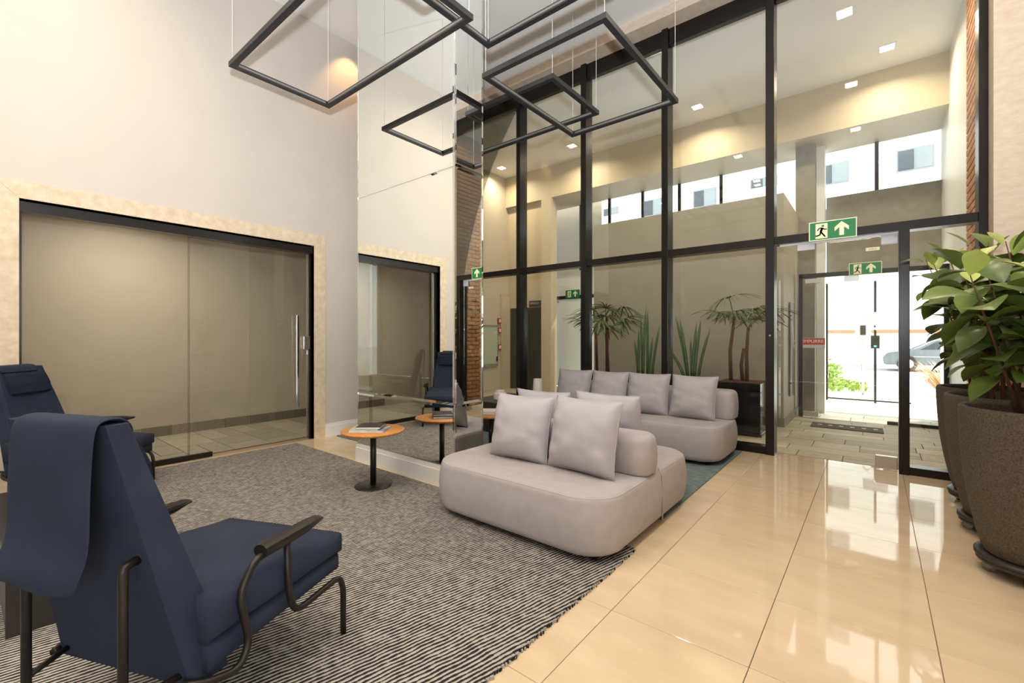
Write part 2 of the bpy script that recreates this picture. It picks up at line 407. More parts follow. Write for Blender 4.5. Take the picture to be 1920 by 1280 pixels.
# ------------------------------------------------------------------ glazed facade
fw = struct(empty('window_1', (0, YF, 0)), 'tall black framed glass facade between lobby and hall')
def FW(n, x0, x1, y0, y1, z0, z1, m, bev=0): return B(n, (x0, x1, y0 - YF, y1 - YF, z0, z1), m, fw, bev)
MUL = [(-5.66, -5.60), (-4.525, -4.447), (-3.33, -3.243), (-2.14, -2.057), (-.957, -.872), (.714, .775)]
for a, b in MUL: FW('mullion', a, b, YF, YF + .19, 0, 5.27, 'frame_black', .004)
T('lock_cylinder', [(-.914, -.004, 1.335), (-.914, .002, 1.335)], .012, 'chrome', fw, 14)
FW('door_post', .178, .256, YF, YF + .19, 0, 2.35, 'frame_black', .004)
for (a, b), (c, d) in zip(MUL, MUL[1:]):
    FW('head_bar', b, c, YF + .03, YF + .12, 5.06, 5.27, 'frame_black', .01)
    FW('transom', b, c, YF + .015, YF + .17, 2.347, 2.432, 'frame_black', .003)
    FW('upper_pane', b - .01, c + .01, YF + .10, YF + .11, 2.43, 5.07, 'glass')
    if c < -.9:
        FW('sill_bar', b, c, YF + .02, YF + .17, 0, .085, 'frame_black', .004)
        FW('lower_pane', b - .01, c + .01, YF + .10, YF + .11, .08, 2.35, 'glass')
FW('sill_bar', .256, .714, YF + .02, YF + .17, 0, .075, 'frame_black', .004)
FW('lower_pane', .25, .72, YF + .10, YF + .11, .07, 2.35, 'glass')
# frameless entrance door
d1 = struct(empty('door_1', (-.34, YF + .1, 0)), 'frameless clear glass entrance door in the black facade')
def D1(n, x0, x1, y0, y1, z0, z1, m, bev=0, p=None): return B(n, (x0 + .34, x1 + .34, y0 - YF - .1, y1 - YF - .1, z0, z1), m, p or d1, bev)
D1('leaf', -.83, .172, YF + .10, YF + .11, .012, 2.315, 'glass')
D1('side_strip', -.872, -.84, YF + .10, YF + .11, .0, 2.347, 'glass')
D1('bottom_patch', .0, .172, YF + .085, YF + .125, .012, .14, 'brushed', .004)
D1('floor_pivot', .06, .172, YF + .07, YF + .14, .0, .012, 'chrome')
D1('top_patch', .045, .172, YF + .085, YF + .125, 2.24, 2.335, 'plastic_grey', .004)
D1('top_rail', -.83, .172, YF + .088, YF + .122, 2.325, 2.347, 'white_gloss')
D1('magnet_lock', -.66, -.50, YF + .06, YF + .1, 2.255, 2.325, 'plastic_grey', .004)
tag(B('exit_plaque', (-.055, .055, -.006, 0, -.017, .017), 'sign_cream', None, .003, (-.02, YF + .098, 2.205)), 'small cream oval plaque with red SAÍDA lettering stuck on the glass entrance door', 'sign')
text('lettering', 'SAÍDA', .024, 'sign_red', bpy.data.objects['exit_plaque'], (0, -.0065, 0), (PI / 2, 0, 0))

# ------------------------------------------------------------------ exit signs
def exit_sign(name, w, h, loc, label, cream_border=True):
    t = tag(empty(name, loc), label, 'sign')
    B('plate', (-w / 2, w / 2, 0, .006, 0, h), 'sign_cream' if cream_border else 'sign_green', t)
    B('green_field', (-w / 2 + .009, w / 2 - .009, -.0012, 0, .009, h - .009), 'sign_green', t)
    def poly(nm, pts, m, y):
        bm = bmesh.new(); prism(bm, [(px * h - w / 2, pz * h) for px, pz in pts], 'y', y - .001, y); obj(nm, bm, m, t)
    poly('doorway', [(.30, .10), (.82, .10), (.82, .88), (.30, .88)], 'sign_cream', -.0012)
    y = -.0022
    bm = bmesh.new()
    cx, cz = .62 * h - w / 2, .75 * h
    vs = [bm.verts.new((cx + .06 * h * math.cos(a * PI / 8), y - .001, cz + .06 * h * math.sin(a * PI / 8))) for a in range(16)]
    bm.faces.new(vs); obj('runner_head', bm, 'sign_green', t)
    for nm, pts, r in (('runner_torso', [(.60, .66), (.57, .56), (.52, .44)], .055), ('runner_arm', [(.60, .64), (.68, .56), (.80, .57)], .026),
                       ('runner_arm', [(.58, .66), (.46, .64), (.38, .52)], .026), ('runner_leg', [(.53, .45), (.49, .28), (.30, .24)], .034),
                       ('runner_leg', [(.54, .44), (.62, .32), (.72, .17)], .034)):
        bm = bmesh.new(); P = [Vector((px * h - w / 2, y, pz * h)) for px, pz in pts]
        for a, b in zip(P, P[1:]):
            d = (b - a).normalized(); nrm = Vector((-d.z, 0, d.x)) * r * h
            bm.faces.new([bm.verts.new(q) for q in (a + nrm, b + nrm, b - nrm, a - nrm)])
        obj(nm, bm, 'sign_green', t)
    A = 1.42
    poly('arrow', [(A, .88), (A + .30, .60), (A + .30, .40), (A + .10, .58), (A + .10, .16), (A - .10, .16), (A - .10, .58), (A - .30, .40), (A - .30, .60)], 'sign_cream', -.0012)
    return t
exit_sign('exit_sign', .405, .198, (-.345, YF - .015, 2.33), 'green exit sign with running figure and arrow above the glass entrance door')

# ------------------------------------------------------------------ the hall beyond the facade
struct(B('wall_brick_core', (.80, .98, YF + .19, 6.9, 0, CEIL), 'mortar'))
wb = struct(empty('wall_brick', (.80, YF + .2, 0)))
bm = bmesh.new(); box(bm, -.03, 0, .005, .235, .005, .07, .003); brk = mesh('brick', bm)
for r in range(64):
    for c in range(5):
        yy = c * .24 - (.12 if r % 2 else 0); a, b = max(yy, 0), min(yy + .24, 1.0)
        if b - a < .03: continue
        s = link('brick', brk, 'brick', wb, (random.uniform(-.0012, .0008), a, .02 + r * .0812)); s.scale = (1, (b - a) / .24, 1.0)
struct(B('wall_hall_right', (.82, 1.0, 6.9, 10.0, 0, CEIL), 'white_paint'))
pt = struct(empty('wall_partition', (-4.15, 7.6, 0)))
bm = bmesh.new(); box(bm, 0, 3.11, 0, .12, 0, 3.43); box(bm, 2.99, 3.11, .12, 1.75, 0, 3.43); obj('panel', bm, 'grey_paint', pt)
bm = bmesh.new(); box(bm, -.012, 3.122, -.012, 0, 0, .13); box(bm, 3.11, 3.122, 0, 1.75, 0, .13); obj('skirting', bm, 'concrete', pt)
bmh = struct(B('trim_beam', (XH, .82, 8.88, 9.9, 4.64, CEIL + .3), 'hall_paint'))
# pillars carrying the beam
struct(B('trim_pillar', (-6.25, -5.97, 8.84, 9.1, 0, 4.64), 'hall_paint'))
struct(B('trim_pillar', (-1.08, -.80, 9.2, 9.5, 0, 4.64), 'concrete'))
struct(B('trim_pillar', (-.80, -.68, 9.45, 9.7, 0, 4.64), 'white_paint'))
# clerestory over the street
cl = struct(empty('window_2', (0, 9.86, 0)), 'narrow clerestory window band with grey mullions over the street')
for x in (-5.75, -4.96, -4.13, -3.30, -2.455, -1.62, .02, .85): B('mullion', (x - .028, x + .028, -.03, .03, 3.0 if x < -1 else 3.81, 4.64), 'concrete' if 0 else 'black_metal', cl)
B('pane', (-5.75, -1.1, -.005, .005, 3.0, 4.64), 'glass', cl)
B('pane', (-.68, .85, -.005, .005, 3.81, 4.64), 'glass', cl)
struct(B('wall_street_panel', (-.68, .82, 9.8, 9.98, 2.46, 3.81), 'concrete'))
struct(B('wall_street', (-5.4, -1.1, 9.9, 10.0, 0, 3.0), 'grey_paint'))
struct(B('wall_street_end', (XH, -5.4, 10.3, 10.4, 0, CEIL), 'white_paint'))
# outer glass door towards the street
d3 = struct(empty('door_3', (-.34, 8.85, 0)), 'black framed outer glass door towards the street')
def D3(n, x0, x1, y0, y1, z0, z1, m, bev=0): return B(n, (x0 + .34, x1 + .34, y0, y1, z0, z1), m, d3, bev)
D3('post', -.99, -.935, -.03, .03, 0, 2.36, 'frame_black'); D3('post', .76, .815, -.03, .03, 0, 2.36, 'frame_black')
D3('head', -.99, .815, -.03, .03, 2.29, 2.36, 'frame_black')
D3('sill', .14, .76, -.03, .03, 0, .05, 'frame_black')
D3('leaf', -.93, .12, -.006, .006, .012, 2.28, 'glass'); D3('fixed_pane', .14, .76, -.005, .005, .05, 2.29, 'glass')
D3('top_patch', -.38, -.2, -.02, .02, 2.2, 2.29, 'brushed', .004); D3('bottom_patch', -.93, -.72, -.02, .02, .012, .1, 'brushed', .004)
D3('closer', -.9, -.68, -.05, -.01, 2.2, 2.27, 'plastic_grey', .004)
es = exit_sign('exit_sign', .40, .19, (-.12, 8.79, 2.28), 'green exit sign over the outer street door, seen through the entrance door')
ps = tag(empty('push_sign', (-.80, 8.835, 1.23)), 'red and white EMPURRE plate stuck on the outer glass door', 'sign')
B('plate', (-.17, .17, -.004, 0, -.09, .075), 'plastic_grey', ps); B('red_band', (-.165, .165, -.005, -.004, -.035, .07), 'sign_red', ps)
text('lettering', 'EMPURRE', .072, 'white_paint', ps, (0, -.0055, .018), (PI / 2, 0, 0))
# long pull handle on the passage wall
ph = tag(empty('pull_bar', (-1.028, 8.15, 0)), 'tall dark pull bar mounted on the passage wall beside the door', 'handle')
B('bar', (.03, .055, -.05, .03, .42, 1.84), 'chrome', ph, .004); B('backing', (.0, .006, -.06, .04, .4, 1.86), 'frame_black', ph)
for z in (.6, 1.65): T('standoff', [(.004, 0, z), (.04, 0, z)], .009, 'chrome', ph)
# doormat
dm = tag(B('doormat', (-.42, .42, -.2, .2, 0, .014), 'rubber', None, .004, (-.33, 8.12, 0), (0, 0, .02)), 'dark rubber doormat with worn pattern before the outer street door', 'doormat')
for i in range(6): B('raised_stud', (-.34 + i * .13, -.29 + i * .13, -.02, .02, .014, .018), 'plastic_grey', dm)
# corridor end: lift, door, hose cabinet, frosted door
tag(empty('service_door', (XH, 9.05, 0)), 'plain beige painted door in the hall beside the red fire boxes', 'door')
sd = bpy.data.objects['service_door']; B('leaf', (.0, .03, -.33, .36, 0, 2.36), 'door_paint', sd); B('frame', (.0, .022, -.38, .41, 0, 2.42), 'hall_paint', sd)
hc = tag(empty('hose_cabinet', (XH + .002, 8.25, 0)), 'glass fronted fire hose cabinet on the hall wall', 'cabinet')
B('body', (0, .05, -.32, .28, .6, 1.62), 'concrete', hc, .004); B('door_glass', (.05, .056, -.28, .24, .66, 1.56), 'cabinet_glass', hc); B('latch', (.056, .075, .2, .24, .72, .84), 'black_metal', hc)
text('number', '17', .12, 'white_paint', hc, (.0575, .15, 1.42), (PI / 2, 0, PI / 2))
for i, (z, lab) in enumerate(((1.66, 'topmost small red fire box beside the hose cabinet'), (1.42, 'middle small red fire box beside the hose cabinet'), (1.0, 'lowest small red fire box beside the hose cabinet'))):
    b_ = tag(empty('fire_box', (XH, 8.60, z)), lab, 'fire box', 'red fire boxes on the hall wall')
    B('case', (0, .05, -.05, .06, 0, .14), 'red_box', b_, .004); B('cover', (.05, .054, -.03, .04, .03, .11), 'sign_cream', b_)
lift = tag(empty('lift_door', (-6.72, 9.0, 0)), 'black lift door with bright seam in a dark surround', 'lift')
B('surround', (-.62, .47, 0, .1, 0, 2.06), 'black_lacquer', lift)
for x in (-.42, 0.0): B('door_panel', (x, x + .41, -.012, 0, 0, 2.0), 'black_gloss', lift)
struct(B('wall_lift', (XH, -6.25, 9.0, 9.2, 2.06, CEIL), 'hall_paint')); struct(B('wall_lift_side', (XH, -7.34, 9.0, 9.2, 0, 2.06), 'hall_paint'))
ls = tag(empty('lift_sign', (-6.54, 8.985, 2.145)), 'small dark sign with pale lettering over the lift door', 'sign')
B('plate', (-.18, .18, 0, .015, -.075, .075), 'sign_dark', ls); text('lettering', 'SERVIÇO', .066, 'plastic_grey', ls, (-.02, -.001, .01), (PI / 2, 0, 0))
fd = struct(empty('door_4', (-6.22, 10.24, 0)), 'frosted glass door in a black frame at the end of the hall')
B('frame_post', (-.62, -.54, -.03, .03, 0, 2.42), 'frame_black', fd); B('frame_head', (-.62, .62, -.03, .03, 2.34, 2.42), 'frame_black', fd)
B('frosted_leaf', (-.53, .60, -.006, .006, .02, 2.33), 'frosted', fd); B('hinge', (-.54, -.42, -.02, .02, 2.24, 2.30), 'brushed', fd)
exit_sign('exit_sign', .43, .21, (-6.19, 10.18, 2.35), 'dark green exit sign above the frosted glass door behind the palm', False)

# ------------------------------------------------------------------ ceiling lamps (square recessed)
def ceiling_lamp(loc, label, power, col=(1, .84, .62), size=.13, grp='square recessed ceiling lamps', fx=True):
    t = tag(empty('ceiling_lamp', loc), label, 'lamp', grp)
    bm = bmesh.new()
    for d in ((-.10, .10, -.10, -.08), (-.10, .10, .08, .10), (-.10, -.08, -.08, .08), (.08, .10, -.08, .08)): box(bm, d[0], d[1], d[2], d[3], -.008, .0)
    obj('trim_ring', bm, 'white_paint', t); B('lamp_panel', (-.08, .08, -.08, .08, -.004, 0), 'lamp_panel', t)
    L = light('lamp_light', 'AREA', (0, 0, -.02), power, col, size); L.parent = t; L.data.spread = math.radians(150)
    return t
for x, n in ((-7.0, 'the lift door'), (-5.03, 'the frosted glass door'), (-2.45, 'the grey partition'), (.13, 'the outer street door')):
    ceiling_lamp((x, 8.25, CEIL), 'square lit hall ceiling lamp beside the beam, in front of ' + n, 30)
for x, n in ((-5.03, 'the fan palm and mirrored column'), (-2.45, 'the snake plants'), (.13, 'the entrance door')):
    ceiling_lamp((x, 6.25, CEIL), 'square lit hall ceiling lamp beside the facade, above ' + n, 30)
for y, n in ((4.6, 'beside the facade'), (2.55, 'beside the island sofa'), (.55, 'beside the rug edge'), (-1.5, 'beside the added window wall')):
    ceiling_lamp((-.3, y, CEIL), 'square lit lobby ceiling lamp above the bare tiles, ' + n, 24, (1, .80, .58), .15)
for x, y, n in ((-4.4, .55, 'the smoky glass door'), (-2.4, .55, 'the coffee table'), (-4.4, -1.5, 'the far rug end'), (-2.4, -1.5, 'the rug end by the added window wall')):
    ceiling_lamp((x, y, CEIL), 'added unseen lobby ceiling lamp above the rug, over ' + n, 24, (1, .80, .58), .15)  # extra lamps added out of view to light the lobby
cl_ = ceiling_lamp((-6.3, 1.3, 3.05), 'added square lamp brightening the corridor behind the smoky glass', 40, (1, .92, .8))  # lamp added to lift the dim corridor, no known fixture
wl = tag(empty('wall_washer', (-5.40, 3.42, CEIL)), 'small warm spot lamp in the ceiling washing the wall behind the mirrored column', 'lamp')
LA('housing', [(0, -.004), (.035, -.004), (.045, -.008), (.045, 0)], 'white_paint', wl)
w_ = light('lamp_light', 'SPOT', (0, 0, -.015), 36, (1, .55, .2), .02, (0, math.radians(12), 0)); w_.parent = wl; w_.data.spot_size = math.radians(80); w_.data.spot_blend = .6

# ------------------------------------------------------------------ rugs
r1 = tag(empty('area_rug', (-3.35, .9, 0)), 'grey and black ribbed woven rug under the armchairs and side table', 'rug')
B('pile', (-2.2, 2.19, -2.6, 1.74, 0.001, .014), 'rug_ribbed', r1, .004)
bm = bmesh.new()
for i in range(430):
    y = -2.6 + i * 4.34 / 430 + random.uniform(-.003, .003); l = random.uniform(.016, .03)
    box(bm, 2.18, 2.18 + l, y, y + .007, .001, .0135)
fr = obj('fringe', bm, 'rug_ribbed', r1); fr['kind'] = 'stuff'
r2 = tag(B('area_rug', (-2.195, 2.195, -1.25, 1.25, .001, .010), 'rug_teal', None, .003, (-3.385, 4.43, 0)), 'faded teal rug under the grey sofa by the glass facade', 'rug')

# ------------------------------------------------------------------ soft shapes
def rounded_block(bm, x0, x1, y0, y1, z0, z1, rc, rt, rb, n=8, bulge=0.0):
    """block with round plan corners (rc) and soft top / bottom edges"""
    def outline(ins):
        r = max(rc - max(ins, 0), .008); pts = []
        for (cx, cy, a0) in ((x1 - ins - r, y1 - ins - r, 0), (x0 + ins + r, y1 - ins - r, 90), (x0 + ins + r, y0 + ins + r, 180), (x1 - ins - r, y0 + ins + r, 270)):
            for k in range(n + 1):
                a = math.radians(a0 + 90 * k / n); pts.append((cx + r * math.cos(a), cy + r * math.sin(a)))
        return pts
    prof = []
    for k in range(5): a = PI / 2 * k / 4; prof.append((rb - rb * math.sin(a), z0 + rb - rb * math.cos(a)))
    for k in range(1, 4): prof.append((-bulge * math.sin(PI * k / 4), z0 + rb + (z1 - rt - z0 - rb) * k / 4))
    for k in range(6): a = PI / 2 * k / 5; prof.append((rt - rt * math.cos(a), z1 - rt + rt * math.sin(a)))
    prof.append((rt + min(.12, .5 * (min(x1 - x0, y1 - y0) / 2 - rt)), z1 + .004))
    rings = [[bm.verts.new((x, y, z)) for x, y in outline(i)] for i, z in prof]
    m = len(rings[0])
    for a, b in zip(rings, rings[1:]):
        for k in range(m): bm.faces.new((a[k], a[(k + 1) % m], b[(k + 1) % m], b[k]))
    bm.faces.new(rings[0]); bm.faces.new(rings[-1])
def seam(bm, x0, x1, y0, y1, z, rc, r=.004, n=8):
    pts = []
    for (cx, cy, a0) in ((x1 - rc, y1 - rc, 0), (x0 + rc, y1 - rc, 90), (x0 + rc, y0 + rc, 180), (x1 - rc, y0 + rc, 270)):
        for k in range(n + 1):
            a = math.radians(a0 + 90 * k / n); pts.append((cx + rc * math.cos(a), cy + rc * math.sin(a), z))
    pts.append(pts[0]); tube(bm, pts, r, 6, False)
def pillow_mesh(w, h, t, seed):
    """square scatter cushion standing in the xz plane, thickness along y, with puffed corners and soft creases"""
    rnd = random.Random(seed); bm = bmesh.new(); n = 22; F = []; K = []
    ph = [rnd.uniform(0, 6.28) for _ in range(6)]
    for side in (1, -1):
        g = []
        for i in range(n + 1):
            row = []
            for j in range(n + 1):
                u = 2 * i / n - 1; v = 2 * j / n - 1
                pin = 1 - .075 * (abs(v) ** 2 * (1 - abs(u) ** 6) * 0 + 1) * 0
                x = w / 2 * u * (1 - .06 * (1 - v * v)); z = h / 2 * v * (1 - .06 * (1 - u * u))
                e = max(0, (1 - abs(u) ** 3.2)) ** .62 * max(0, (1 - abs(v) ** 3.2)) ** .62
                cr = .020 * math.sin(9 * u + 6 * v + ph[0]) * abs(u) ** 2 * (1 - abs(v) ** 4) + .018 * math.sin(14 * v + 4 * u + ph[1]) * abs(u) ** 1.5 * (1 - abs(v) ** 3)
                cr += .010 * math.sin(4 * u - 6 * v + ph[2]) + .008 * math.sin(16 * v - 5 * u + ph[3]) * (v < 0) * abs(v)
                y = side * (t / 2 * e + .45 * cr * e + .004)
                row.append(bm.verts.new((x, y, z + h / 2)))
            g.append(row)
        for i in range(n):
            for j in range(n): bm.faces.new((g[i][j], g[i + 1][j], g[i + 1][j + 1], g[i][j + 1]))
        F.append(g)
    a, b = F
    rim = [(i, 0) for i in range(n)] + [(n, j) for j in range(n)] + [(i, n) for i in range(n, 0, -1)] + [(0, j) for j in range(n, 0, -1)]
    for k in range(len(rim)):
        p, q = rim[k], rim[(k + 1) % len(rim)]
        bm.faces.new((a[p[0]][p[1]], a[q[0]][q[1]], b[q[0]][q[1]], b[p[0]][p[1]]))
    return mesh('cushion', bm, True), [(w / 2 * (2 * i / n - 1) * (1 - .06 * (1 - (2 * j / n - 1) ** 2)), 0, h / 2 + h / 2 * (2 * j / n - 1) * (1 - .06 * (1 - (2 * i / n - 1) ** 2))) for i, j in rim]
def cushion(loc, rot, label, group, seed, w=.53, h=.47, t=.235):
    me, rim = pillow_mesh(w, h, t, seed)
    o = tag(link('throw_cushion', me, 'cushion_fabric', None, loc, rot), label, 'cushion', group)
    T('piping', rim + [rim[0]], .0045, 'cushion_fabric', o, 6)
    return o
def sofa(name, x0, x1, y0, y1, label, bol, midseam=None):
    cx, cy = (x0 + x1) / 2, (y0 + y1) / 2
    t = tag(empty(name, (cx, cy, 0)), label, 'sofa')
    w, d = (x1 - x0) / 2, (y1 - y0) / 2
    B('plinth', (-w + .12, w - .12, -d + .12, d - .12, .0145, .05), 'black_metal', t)
    bm = bmesh.new(); rounded_block(bm, -w, w, -d, d, .045, .405, .24, .045, .06, bulge=.012); ba = obj('seat_base', bm, 'sofa_fabric', t, smooth=True)
    bm = bmesh.new(); seam(bm, -w + .012, w - .012, -d + .012, d - .012, .388, .23); obj('top_seam', bm, 'sofa_fabric', ba, smooth=True)
    if midseam is not None:
        T('side_seam', [(w + .008, midseam - cy, .06), (w + .0135, midseam - cy, .2), (w + .008, midseam - cy, .36), (w - .02, midseam - cy, .405)], .005, 'sofa_fabric', ba, 6)
    bx0, bx1, by0, by1, zt = bol
    bm = bmesh.new(); rounded_block(bm, bx0 - cx, bx1 - cx, by0 - cy, by1 - cy, .405, zt, .10, .06, .02, bulge=.008); obj('backrest', bm, 'sofa_fabric', t, smooth=True)
    return t
sofa('island_sofa', -2.62, -1.15, 2.23, 3.76, 'light grey double-sided island sofa with low central backrest', (-2.48, -1.145, 2.78, 3.04, .67), 3.06)
sofa('long_sofa', -3.46, -1.20, 4.72, 5.66, 'long light grey sofa standing against the glass facade', (-3.40, -1.21, 5.33, 5.65, .72))
def lean(x, y, deg, yaw, label, group, seed, w=.53, h=.48, z=.408, back=False):
    a = math.radians(deg)
    return cushion((x, y, z), (-a if not back else a, 0, math.radians(yaw)), label, group, seed, w, h)
G1 = 'cushions on the island sofa'; G2 = 'cushions along the long sofa'
lean(-2.07, 2.62, 13, 3, 'grey cushion on the island sofa front, beside the mirrored column end', G1, 1, .51, .48)
lean(-1.545, 2.62, 13, -4, 'grey cushion on the island sofa front, beside its bare backrest end', G1, 2, .53, .5)
lean(-2.19, 3.25, 17, 2, 'grey cushion on the island sofa rear side, beside the wooden side table', G1, 3, back=True)
lean(-1.59, 3.25, 16, -4, 'grey cushion on the island sofa rear side, facing the long sofa', G1, 4, .56, .5, back=True)
for k, (x, lab) in enumerate(((-3.15, 'end grey cushion of the long sofa beside the white vase'), (-2.64, 'second grey cushion of the long sofa from the white vase'),
                              (-2.12, 'third grey cushion of the long sofa from the white vase'), (-1.60, 'end grey cushion of the long sofa beside its bare armless end'))):
    lean(x, 5.15, 15, (2, -2, 3, -3)[k], lab, G2, 10 + k, .51, .49)

# ------------------------------------------------------------------ round side tables, books
def side_table(loc, label, r=.27, h=.492):
    t = tag(empty('side_table', loc), label, 'table', 'round wooden side tables')
    LA('base_plate', [(0, 0), (.158, 0), (.16, .003), (.158, .008), (.03, .010), (0, .010)], 'black_metal', t)
    T('pole', [(0, 0, .008), (0, 0, h - .02)], .026, 'black_metal', t, 20)
    LA('table_top', [(0, h - .022), (r - .014, h - .022), (r - .001, h - .010), (r, h - .003), (r - .003, h), (0, h)], 'wood', t, seg=64)
    return t
side_table((-3.43, 2.30, .014), 'round wooden side table with black pedestal holding a black notebook, on the ribbed rug')
side_table((-3.22, 3.62, .010), 'round wooden side table with black pedestal behind the mirrored column, on the teal rug')
def book(loc, rotz, w, d, h, cover, label, pages='paper'):
    t = tag(empty('book', loc, rotz), label, 'book')
    B('pages', (-w / 2 + .004, w / 2 - .004, -d / 2 + .003, d / 2 - .004, .0025, h - .0025), pages, t)
    B('front_cover', (-w / 2, w / 2, -d / 2, d / 2, h - .0025, h), cover, t); B('back_cover', (-w / 2, w / 2, -d / 2, d / 2, 0, .0025), cover, t)
    B('spine', (-w / 2, w / 2, d / 2 - .003, d / 2, 0, h), cover, t)
    return t
zt = .507; ry = math.radians(39)
book((-3.43, 2.27, zt), ry, .30, .23, .014, 'magazine', 'white and blue picture magazine at the bottom of the stack on the side table')
book((-3.46, 2.26, zt + .0145), ry, .24, .20, .007, 'book_green', 'thin pale green booklet in the middle of the stack on the side table')
book((-3.44, 2.285, zt + .022), ry + .02, .21, .20, .018, 'book_black', 'black covered notebook on top of the stack on the side table')
book((-3.20, 3.60, .503), .5, .26, .19, .022, 'book_grey', 'lower grey book on the side table behind the mirrored column')
book((-3.20, 3.60, .5255), .62, .22, .16, .016, 'paper', 'upper cream book on the side table behind the mirrored column')

# ------------------------------------------------------------------ black low tables and ceramics
def low_table(loc, w, d, h, label, m='black_lacquer'):
    t = tag(empty('low_table', loc), label, 'table')
    B('top', (-w / 2, w / 2, -d / 2, d / 2, h - .03, h), m, t, .003)
    B('side_panel', (-w / 2, -w / 2 + .025, -d / 2, d / 2, 0, h - .03), m, t); B('side_panel', (w / 2 - .025, w / 2, -d / 2, d / 2, 0, h - .03), m, t)
    B('front_panel', (-w / 2 + .025, w / 2 - .025, -d / 2 + .004, -d / 2 + .025, 0, h - .03), m, t); B('back_panel', (-w / 2 + .025, w / 2 - .025, d / 2 - .025, d / 2 - .004, 0, h - .03), m, t)
    return t
low_table((-3.62, .355, .014), 1.42, .45, .31, 'low dark rectangular coffee table between the two blue armchairs')
low_table((-4.06, 5.10, .010), 1.06, .98, .41, 'low black square table beside the long sofa end')
j = tag(empty('lidded_jar', (-4.21, 4.93, .42)), 'squat white ceramic jar with stepped lid on the low black table', 'jar')
LA('body', [(0, 0), (.085, 0), (.095, .01), (.095, .085), (.085, .098), (.06, .10)], 'ceramic', j, smooth=False); LA('lid', [(.068, .1), (.068, .128), (.060, .137), (0, .139)], 'ceramic', j, smooth=False)
v = tag(LA('tapered_vase', [(0, 0), (.082, 0), (.084, .01), (.066, .27), (.062, .28), (.05, .28), (.05, .23), (0, .22)], 'ceramic', None, (-3.90, 5.43, .42)), 'tapered white ceramic vase on the low black table by the facade', 'vase')

